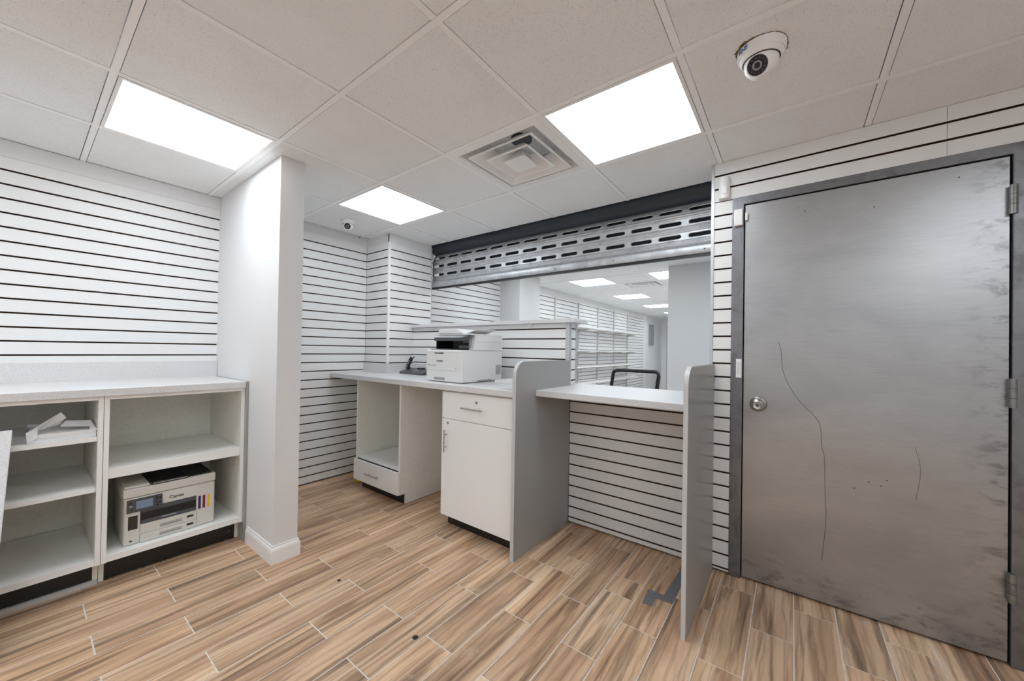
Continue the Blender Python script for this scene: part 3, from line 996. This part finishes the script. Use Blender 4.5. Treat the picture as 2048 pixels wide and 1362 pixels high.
# inkjet printer in the right-hand open cabinet
PX0, PX1, PF, PB, PZ = 0.352, 0.745, 2.800, 3.170, 0.1505
t = thing('inkjet_printer', ((PX0 + PX1) / 2, 2.98, PZ), 'cream ink tank printer with coloured ink windows inside the open cabinet', 'printer')
bd = MB().box(PX0, PX1, PF, PB, PZ, 0.402)
body = bd.build('body', 'pcream', t, 0.014, 3, smooth=True)
box('scanner_lid', 'pcream', t, PX0 - 0.004, PX1, PF - 0.006, PB, 0.4035, 0.452, 0.008, 3, smooth=True)
box('lid_gap', 'black', t, PX0 + 0.012, PX1 - 0.012, PF + 0.006, PB - 0.01, 0.4015, 0.4040)
box('feeder_cover', 'pcream', t, PX0, PX0 + 0.10, PF + 0.004, PB - 0.02, 0.4522, 0.464, 0.004)
ft = box('feeder_tray', 'black', t, PX0 + 0.105, PX1 - 0.13, PF - 0.0075, PB - 0.03, 0.4522, 0.468, 0.004)
box('tray_edge', 'grey', ft, PX0 + 0.112, PX1 - 0.135, PF - 0.009, PF - 0.0076, 0.458, 0.463)
box('feeder_bed', 'black', t, PX1 - 0.128, PX1 - 0.012, PF + 0.010, PB - 0.03, 0.4522, 0.457, 0.001)
MB().prism([(PX1 - 0.045, 0.4572), (PX1 - 0.035, 0.4572), (PX1 + 0.028, 0.490), (PX1 + 0.030, 0.502), (PX1 + 0.012, 0.502)], 'y', 3.02, 3.10).build('paper_support', 'black', t)
# control panel (tilted face)
b = MB()
b.prism([(PF - 0.001, 0.322), (PF - 0.010, 0.325), (PF - 0.004, 0.392), (PF + 0.004, 0.394)], 'x', PX0 + 0.010, PX0 + 0.152)
cpn = b.build('control_panel', 'dark', t, 0.002, 2)
def onpanel(name, x0, x1, f0, f1, m_, d=0.0012):
    z0, z1 = 0.325 + 0.067 * f0, 0.325 + 0.067 * f1
    y0, y1 = PF - 0.010 + 0.006 * f0, PF - 0.010 + 0.006 * f1
    MB().add([(x0, y0 - d, z0), (x1, y0 - d, z0), (x1, y1 - d, z1), (x0, y1 - d, z1), (x0, y0 + 0.001, z0), (x1, y0 + 0.001, z0), (x1, y1 + 0.001, z1), (x0, y1 + 0.001, z1)],
             [(0, 1, 2, 3), (0, 4, 5, 1), (1, 5, 6, 2), (2, 6, 7, 3), (3, 7, 4, 0)]).build(name, m_, cpn)
onpanel('screen', PX0 + 0.046, PX0 + 0.112, 0.22, 0.84, 'screen')
for x, f in ((0.020, 0.70), (0.021, 0.45), (0.024, 0.18), (0.122, 0.80), (0.124, 0.62), (0.122, 0.42), (0.136, 0.36), (0.126, 0.15), (0.138, 0.70)):
    onpanel('button', PX0 + x, PX0 + x + 0.009, f, f + 0.11, 'black' if (x * 1000) % 2 < 1 else 'grey', 0.0018)
text('brand_lettering', 'Canon', 0.024, (0.566, PF - 0.0006, 0.361), (1, 0, 0), (0, 0, 1), 'ink', t)
# output bay
ob = box('output_bay', 'black', t, 0.416, 0.654, PF - 0.0012, PF + 0.02, 0.252, 0.335)
box('output_shelf', 'dark', ob, 0.420, 0.650, PF - 0.006, PF - 0.0012, 0.252, 0.272, 0.002)
box('paper_stop', 'grey', ob, 0.50, 0.565, PF - 0.0075, PF - 0.006, 0.262, 0.268)
box('upper_lip', 'dark', ob, 0.418, 0.652, PF - 0.003, PF - 0.0012, 0.312, 0.334)
for i_, (z0, z1) in enumerate(((0.199, 0.250), (0.153, 0.197))):
    tr_ = box('paper_cassette', 'pcream', t, 0.416, 0.654, PF - 0.004, PF + 0.01, z0, z1, 0.0015)
    box('pull_recess', 'pgap', tr_, 0.495, 0.590, PF - 0.0052, PF - 0.0041, z0 + 0.012, z0 + 0.020)
    box('pull_lip', 'grey', tr_, 0.495, 0.590, PF - 0.0052, PF - 0.0041, z0 + 0.023, z0 + 0.027)
    box('cassette_label', 'inkk', tr_, 0.612, 0.642, PF - 0.0050, PF - 0.0041, z0 + 0.020, z0 + 0.032)
for x, m_ in ((0.664, 'inkb'), (0.685, 'inkr'), (0.707, 'inky')):
    box('ink_window', m_, t, x, x + 0.0125, PF - 0.0012, PF + 0.001, 0.252, 0.328)
iw = box('ink_window', 'inkk', t, 0.369, 0.406, PF - 0.0012, PF + 0.001, 0.232, 0.304)
box('usb_port', 'black', t, 0.375, 0.386, PF - 0.0008, PF + 0.001, 0.168, 0.176)
for x in (0.4145, 0.6565):
    box('panel_seam', 'pgap', t, x, x + 0.0012, PF - 0.0007, PF + 0.001, PZ + 0.005, 0.340)

# ------------------------------------------------------------------ printer counter
cz0, cz1 = 0.948, 0.987
pc = MB().prism([(1.765, 1.2965), (2.4185, 1.2965), (2.4185, 3.0455), (2.1195, 3.0455), (2.1195, 3.421), (1.765, 3.421)], 'z', cz0, cz1).build('countertop', 'quartz', None, 0.002, 1)
tag(pc, 'speckled light grey countertop carrying the laser printer and phone', 'countertop')
box('backsplash', 'quartz', pc, 2.104, 2.1193, 3.032, 3.421, cz1 + 0.0002, 1.075)
box('backsplash', 'quartz', pc, 2.1196, 2.402, 3.032, 3.0455, cz1 + 0.0002, 1.075)
box('backsplash', 'quartz', pc, 2.402, 2.4183, 1.2965, 3.0455, cz1 + 0.0002, 1.075)

def grey_panel(y0, y1, x0, x1, zt, r, label):
    pts = [(x1, 0.0), (x1, zt)]
    for k in range(9):
        a = math.radians(90 + 90 * k / 8)
        pts.append((x0 + r + r * math.cos(a), zt - r + r * math.sin(a)))
    pts.append((x0, 0.0))
    o = MB().prism(pts, 'y', y0, y1).build('side_panel_board', 'lam', None, 0.0012, 1, smooth=True)
    o.name = 'counter_side_panel'
    # edge banding along the front
    b = MB()
    e = 0.0012
    fr_ = [(x0 - e, 0.0)] + [(x0 + r + (r + e) * math.cos(math.radians(180 - 90 * k / 8)), zt - r + (r + e) * math.sin(math.radians(180 - 90 * k / 8))) for k in range(9)]
    vs = [(x, y, z) for x, z in fr_ for y in (y0 + 0.0008, y1 - 0.0008)]
    b.add(vs, [(2 * k, 2 * k + 2, 2 * k + 3, 2 * k + 1) for k in range(len(fr_) - 1)])
    b.build('edge_band', 'lamedge', o, smooth=True)
    return tag(o, label, 'panel')
grey_panel(1.2695, 1.2955, 1.755, 2.4185, 1.163, 0.085, 'tall grey side panel with rounded corner beside the locking drawer cabinet')
p2 = grey_panel(0.3515, 0.3715, 1.748, 2.4185, 1.168, 0.085, 'tall grey side panel with rounded corner beside the steel door')
bt = box('blue_tape', 'tape_blue', None, 2.4, 2.4175, 0.3505, 0.3513, 1.062, 1.107)
tag(bt, 'small strip of blue tape on the grey panel edge', 'tape')

hc = MB().box(1.962, 2.62, 0.3725, 1.2685, 0.944, 0.981).build('hatch_counter', 'quartz', None, 0.002, 1)
tag(hc, 'speckled light grey service hatch shelf between the grey side panels', 'countertop')

# locking drawer cabinet
t = thing('drawer_cabinet', (2.1, 1.62, 0), 'white cabinet with locking drawer above a locking door', 'cabinet')
MB().prism([(1.816, 0.085), (1.875, 0.085), (1.875, 0.0), (2.395, 0.0), (2.395, 0.947), (1.816, 0.947)], 'y', 1.300, 1.928).build('carcass', 'cab', t)
box('toe_kick', 'kick', t, 1.868, 1.8745, 1.298, 1.9275, 0.0, 0.084)
dw = box('drawer', 'cab', t, 1.797, 1.8155, 1.2985, 1.931, 0.752, 0.935, 0.0015, 1)
dd = box('door', 'cab', t, 1.797, 1.8155, 1.2985, 1.931, 0.087, 0.748, 0.0015, 1)
def bar_handle(parent, p0, p1):
    """bar on two posts, standing off a face at X = 1.797"""
    a, c = Vector(p0), Vector(p1)
    d = (c - a)
    b = MB().tube([tuple(a), tuple(c)], 0.005, 10)
    for f in (0.22, 0.78):
        q_ = a + d * f
        b.tube([tuple(q_), (1.7965, q_.y, q_.z)], 0.004, 8)
    b.build('handle', 'chrome', parent, smooth=True)
bar_handle(dw, (1.770, 1.545, 0.842), (1.770, 1.728, 0.842))
bar_handle(dd, (1.770, 1.880, 0.525), (1.770, 1.880, 0.675))
def lock(parent, y, z):
    o = MB().lathe([(0.0095, 0), (0.0095, 0.003), (0.0075, 0.0045)], 18, (1.7968, y, z), (-1, 0, 0)).build('lock', 'chrome', parent, smooth=True)
    box('keyhole', 'black', o, 1.7915, 1.7922, y - 0.001, y + 0.001, z - 0.004, z + 0.004)
lock(dw, 1.612, 0.886)
lock(dd, 1.870, 0.722)

# open cubby cabinet
t = thing('cubby_cabinet', (2.1, 2.73, 0), 'white open cubby cabinet with one shallow drawer at the foot', 'cabinet')
for y in (2.418, 3.020):
    MB().prism([(1.818, 0.080), (1.878, 0.080), (1.878, 0.0), (2.395, 0.0), (2.395, 0.947), (1.818, 0.947)], 'y', y, y + 0.018).build('side_panel', 'cream', t)
    box('edge_band', 'cab', t, 1.8162, 1.8178, y, y + 0.018, 0.080, 0.947)
box('back_panel', 'cream', t, 2.380, 2.394, 2.4365, 3.0195, 0.10, 0.947)
box('bottom_panel', 'cab', t, 1.820, 2.379, 2.4365, 3.0195, 0.082, 0.100)
box('cubby_base', 'black', t, 1.822, 2.379, 2.4365, 3.0195, 0.250, 0.262)
box('loose_shelf', 'cab', t, 1.826, 2.372, 2.444, 3.012, 0.2625, 0.280)
dw2 = box('drawer', 'cab', t, 1.797, 1.8155, 2.416, 3.040, 0.083, 0.258, 0.0015, 1)
bar_handle(dw2, (1.770, 2.640, 0.172), (1.770, 2.830, 0.172))
box('toe_kick', 'kick', t, 1.868, 1.8775, 2.4365, 3.0195, 0.0, 0.080)

# ------------------------------------------------------------------ laser printer on the counter
BZ = cz1
LX, LY0, LY1, LB = 1.866, 1.815, 2.190, 2.315
t = thing('laser_printer', (2.09, 2.0, BZ), 'white multifunction laser printer on the speckled counter', 'printer')
box('body', 'pwhite', t, LX, LB, LY0, LY1, BZ + 0.004, 1.222, 0.012, 3, smooth=True)
for x in (LX + 0.03, LB - 0.06):
    for y in (LY0 + 0.03, LY1 - 0.06):
        box('foot', 'dark', t, x, x + 0.03, y, y + 0.03, BZ + 0.0002, BZ + 0.0045)
# upper right cheek, rear block
MB().prism([(1.955, 1.2225), (1.972, 1.228), (1.984, 1.245), (2.000, 1.332), (LB, 1.330), (LB, 1.2225)], 'y', LY0 + 0.001, LY0 + 0.030).build('right_cheek', 'pwhite', t, 0.004, 2)
MB().prism([(2.13, 1.2225), (2.13, 1.330), (LB, 1.330), (LB, 1.2225)], 'y', LY1 - 0.030, LY1).build('left_cheek', 'pwhite', t, 0.004, 2)
box('left_inner_wall', 'black', t, 1.955, 2.1295, LY1 - 0.020, LY1 - 0.010, 1.2285, 1.300)
box('recess_face', 'grey', t, 1.990, 1.998, LY0 + 0.0365, LY0 + 0.115, 1.276, 1.3295)
box('recess_face', 'grey', t, 1.985, 1.9895, LY0 + 0.0365, LY0 + 0.052, 1.2285, 1.2755)
box('rear_block', 'pwhite', t, 2.130, LB - 0.001, LY0 + 0.031, LY1 - 0.031, 1.2225, 1.330)
box('output_tray', 'black', t, 1.905, 2.129, LY0 + 0.031, LY1 - 0.0095, 1.2225, 1.228)
box('tray_wall', 'dark', t, 2.120, 2.1298, LY0 + 0.036, LY1 - 0.021, 1.2285, 1.329)
box('inner_cheek', 'grey', t, 1.970, 2.119, LY0 + 0.0305, LY0 + 0.036, 1.2285, 1.329)
MB().tube([(2.02, 1.99, 1.245), (2.02, 1.88, 1.245)], 0.012, 10).build('exit_roller', 'grey', t)
sc = box('scanner_bed', 'pwhite', t, 1.950, LB, LY0 + 0.002, LY1, 1.3305, 1.342, 0.004, 2)
b = MB()
b.prism([(2.155, 1.3425), (2.140, 1.378), (1.950, 1.378), (1.890, 1.3425)], 'x', 1.945, 2.20)
b.build('document_feeder', 'pwhite', t, 0.006, 2)
MB().add([(1.985, 1.887, 1.3445), (1.985, 1.785, 1.370), (2.19, 1.785, 1.370), (2.20, 1.887, 1.3445), (1.985, 1.887, 1.3485), (1.985, 1.785, 1.374), (2.19, 1.785, 1.374), (2.20, 1.887, 1.3485)],
         [(0, 1, 2, 3), (4, 5, 6, 7), (0, 1, 5, 4), (1, 2, 6, 5), (2, 3, 7, 6), (3, 0, 4, 7)]).build('feeder_tray', 'pwhite', t)
# tilted control panel
b = MB()
b.prism([(1.868, 1.286), (1.958, 1.300), (1.958, 1.329), (1.868, 1.310)], 'y', 1.822, 2.108)
cpn2 = b.build('control_panel', 'dark', t, 0.002, 1)
MB().add([(1.872, 1.845, 1.3112), (1.872, 2.108, 1.3112), (1.950, 2.108, 1.3278), (1.950, 1.845, 1.3278)], [(0, 1, 2, 3)]).build('panel_face', 'grey', cpn2)
box('panel_neck', 'black', t, 1.959, 1.969, 1.86, 2.10, 1.300, 1.3295)
# front details
box('front_cover_seam', 'pgap', t, LX - 0.0006, LX + 0.001, LY0 + 0.03, LY1 - 0.015, 1.0725, 1.0737)
box('front_cover_seam', 'pgap', t, LX - 0.0006, LX + 0.001, LY0 + 0.015, LY1 - 0.015, 1.2030, 1.2040)
box('cover_grip', 'black', t, LX - 0.0010, LX + 0.002, 2.00, 2.098, 1.193, 1.2005)
box('cassette_grip', 'grey', t, LX - 0.0010, LX + 0.002, 1.985, 2.098, 1.002, 1.022)
text('brand_lettering', 'brother', 0.021, (LX - 0.0008, 2.040, 1.141), (0, -1, 0), (0, 0, 1), 'ink', t)
box('model_plate', 'grey', t, LX - 0.0008, LX + 0.001, 2.148, 2.170, 1.103, 1.1115)
box('model_strip', 'lamedge', t, LX - 0.0008, LX + 0.001, 2.085, 2.142, 1.1005, 1.1125)
box('status_mark', 'grey', t, LX - 0.0008, LX + 0.001, 1.872, 1.876, 1.085, 1.097)
g_ = box('side_grille', 'lamedge', t, 2.236, 2.300, LY0 - 0.0006, LY0 + 0.001, 1.036, 1.112)
for k in range(6):
    box('grille_slot', 'grey', g_, 2.240 + 0.0103 * k, 2.2455 + 0.0103 * k, LY0 - 0.0012, LY0 - 0.0006, 1.040, 1.108)
box('side_grip', 'grey', t, 2.03, 2.19, LY0 - 0.0008, LY0 + 0.002, BZ + 0.006, BZ + 0.018)
box('side_seam', 'pgap', t, 1.90, LB - 0.01, LY0 - 0.0004, LY0 + 0.001, 1.213, 1.2142)
box('side_seam', 'pgap', t, 2.01, LB - 0.01, LY0 + 0.0005, LY0 + 0.002, 1.282, 1.2832)

# white tray beside the printer
t = thing('paper_tray', (2.22, 1.66, cz1), 'small white tray on the counter between laser printer and grey panel', 'tray')
box('tray_base', 'paper', t, 2.13, 2.33, 1.52, 1.735, cz1 + 0.0003, cz1 + 0.010, 0.002)
b = MB()
for a in ((2.13, 2.33, 1.52, 1.524), (2.13, 2.33, 1.731, 1.735), (2.13, 2.134, 1.524, 1.731), (2.326, 2.33, 1.524, 1.731)):
    b.box(*a, cz1 + 0.0101, cz1 + 0.022)
b.build('tray_rim', 'paper', t)

# cordless desk phone
t = thing('desk_phone', (2.26, 2.80, cz1), 'dark grey corded style phone with upright handset beside the laser printer', 'phone')
t['label'] = 'dark grey phone with upright handset beside the laser printer'
MB().prism([(2.195, cz1 + 0.0005), (2.33, cz1 + 0.0005), (2.33, cz1 + 0.050), (2.30, cz1 + 0.052), (2.200, cz1 + 0.020), (2.192, cz1 + 0.012)], 'y', 2.62, 2.955).build('base_unit', 'dark', t, 0.004, 2)
for r_ in range(4):
    for c_ in range(3):
        x, y = 2.215 + 0.021 * r_, 2.725 + 0.030 * c_
        z = cz1 + 0.0205 + 0.32 * (x - 2.200)
        MB().box(x, x + 0.013, y, y + 0.020, z, z + 0.0055).build('key', 'grey', t)
MB().box(2.275, 2.312, 2.72, 2.80, cz1 + 0.044, cz1 + 0.058).build('display', 'black', t, 0.003)
hs = MB()
hs.tube([(2.262, 2.925, cz1 + 0.045), (2.272, 2.918, cz1 + 0.09), (2.285, 2.905, cz1 + 0.13), (2.292, 2.897, cz1 + 0.152)], [0.020, 0.019, 0.019, 0.017], 10)
ho = hs.build('handset', 'black', t, smooth=True)
MB().tube([(2.305, 2.889, cz1 + 0.148), (2.309, 2.885, cz1 + 0.160)], 0.006, 8).build('antenna', 'black', ho)
for k in range(4):
    z = cz1 + 0.065 + 0.018 * k
    MB().lathe([(0.006, 0), (0.006, 0.003)], 8, (2.2475 + 0.0052 * k, 2.915 - 0.0045 * k, z), (-0.9, -0.3, 0.2)).build('key', 'grey', ho)
MB().box(2.285, 2.305, 2.925, 2.955, cz1 + 0.04, cz1 + 0.06).build('charging_cradle', 'dark', t, 0.003)

# ------------------------------------------------------------------ dome cameras
def dome_camera(loc, R, dirv, label, lettering=False):
    t = thing('dome_camera', loc, label, 'security camera')
    x, y, z = loc
    k = R / 0.072
    o = MB().lathe([(R, 0.0), (R * 1.0, -0.006 * k), (R * 0.985, -0.022 * k), (R * 0.95, -0.029 * k), (R * 0.92, -0.0275 * k), (R * 0.90, -0.031 * k), (R * 0.83, -0.040 * k), (R * 0.79, -0.042 * k)], 44, (x, y, z - 0.0003)).build('mount_ring', 'trim', t, smooth=True)
    MB().lathe([(R * 0.775, -0.0421 * k), (R * 0.765, -0.0432 * k)], 40, (x, y, z - 0.0003)).build('socket_gap', 'black', t, smooth=True)
    # ball housing cut by the face
    d = Vector(dirv).normalized()
    rb = R * 0.72
    c = Vector((x, y, z - 0.047 * k))
    prof = []
    for q_ in range(2, 13):
        a = math.pi * q_ / 16
        prof.append((rb * math.sin(a), -rb * math.cos(a)))
    prof += [(rb * 0.66, rb * 0.74), (rb * 0.62, rb * 0.76), (rb * 0.60, rb * 0.72)]
    MB().lathe(prof, 36, c, d).build('turret', 'trim', t, smooth=True)
    f = c + d * rb * 0.725
    ln = MB().lathe([(rb * 0.585, 0), (rb * 0.585, 0.001)], 32, f, d).build('lens_window', 'lens', t, smooth=True)
    MB().lathe([(rb * 0.27, 0.0), (rb * 0.27, 0.004 * k), (rb * 0.22, 0.005 * k), (rb * 0.21, 0.002 * k), (rb * 0.10, 0.001 * k)], 28, f + d * 0.0011, d).build('lens_barrel', 'grey', ln, smooth=True)
    MB().lathe([(rb * 0.18, 0.0), (rb * 0.14, 0.003 * k), (rb * 0.05, 0.004 * k)], 20, f + d * (0.0012 + 0.001 * k), d).build('lens_glass', 'lens', ln, smooth=True)
    u = d.cross(Vector((0, 0, 1))).normalized()
    w_ = u.cross(d)
    for q_ in range(12):
        a = 2 * math.pi * q_ / 12
        p = f + (u * math.cos(a) + w_ * math.sin(a)) * rb * 0.44
        MB().lathe([(rb * 0.055, 0), (rb * 0.04, 0.002 * k)], 8, p + d * 0.0011, d).build('infrared_led', 'dark', ln)
    if lettering:
        a = math.radians(137)
        nrm = Vector((math.cos(a), math.sin(a), 0))
        right = Vector((0, 0, 1)).cross(nrm)
        text('brand_lettering', 'ENS', 0.021, Vector((x, y, z - 0.0145)) + nrm * (R * 0.9985), right, Vector((0, 0, 1)) - nrm * 0.04, 'blue', t)
    return t
c1 = dome_camera((1.588, 0.096, HC), 0.074, (-1.0, 0.30, -0.78), 'large white dome camera in the rough hole near the steel door', True)
# torn tile edge around it
b = MB()
for k in range(60):
    a = 2 * math.pi * k / 60
    e = 0.5 + 0.5 * math.sin(a * 1.0 + 0.9)
    r0 = 0.073 + 0.001 * random.random()
    r1 = r0 + 0.0015 + 0.022 * max(0, math.cos(a + 0.75)) ** 6 * random.uniform(0.35, 1.1) + 0.013 * max(0, math.cos(a - 2.25)) ** 6 * random.uniform(0.4, 1.1)
    a2 = a + 2 * math.pi / 60
    z = HC + 0.0004
    P_ = lambda r, t_, zz: (1.588 + r * math.cos(t_), 0.096 + r * math.sin(t_), zz)
    b.add([P_(r0, a, z), P_(r1, a, z), P_(r1, a2, z), P_(r0, a2, z), P_(r0, a, z - 0.002), P_(r1 - 0.001, a, z - 0.0015), P_(r1 - 0.001, a2, z - 0.0015), P_(r0, a2, z - 0.002)],
          [(0, 1, 2, 3), (4, 5, 6, 7), (1, 2, 6, 5), (0, 1, 5, 4), (2, 3, 7, 6), (0, 3, 7, 4)])
b.build('torn_tile_edge', 'crumb', ceil)
dome_camera((1.70, 3.045, HC), 0.060, (-0.55, -0.85, -0.65), 'small white dome camera on the ceiling above the end of the counter')

# ------------------------------------------------------------------ small things on the floor
tp = MB().prism([(2.36, 0.40), (2.36, 0.492), (2.030, 0.505), (2.005, 0.505), (2.005, 0.585), (1.878, 0.575), (1.884, 0.530), (1.955, 0.535), (1.962, 0.455), (2.13, 0.452), (2.13, 0.40)], 'z', 0.0002, 0.0014).build('floor_tape', 'tape')
tag(tp, 'dark grey tape patch stuck on the floor by the grey side panel', 'tape')
ys = MB().prism([(1.885, 3.125), (1.915, 3.11), (1.93, 3.15), (1.905, 3.185), (1.88, 3.17)], 'z', 0.0003, 0.014).build('plastic_scrap', 'yellow', None, 0.003)
tag(ys, 'small yellow plastic scrap on the floor beside the cubby cabinet', 'debris')
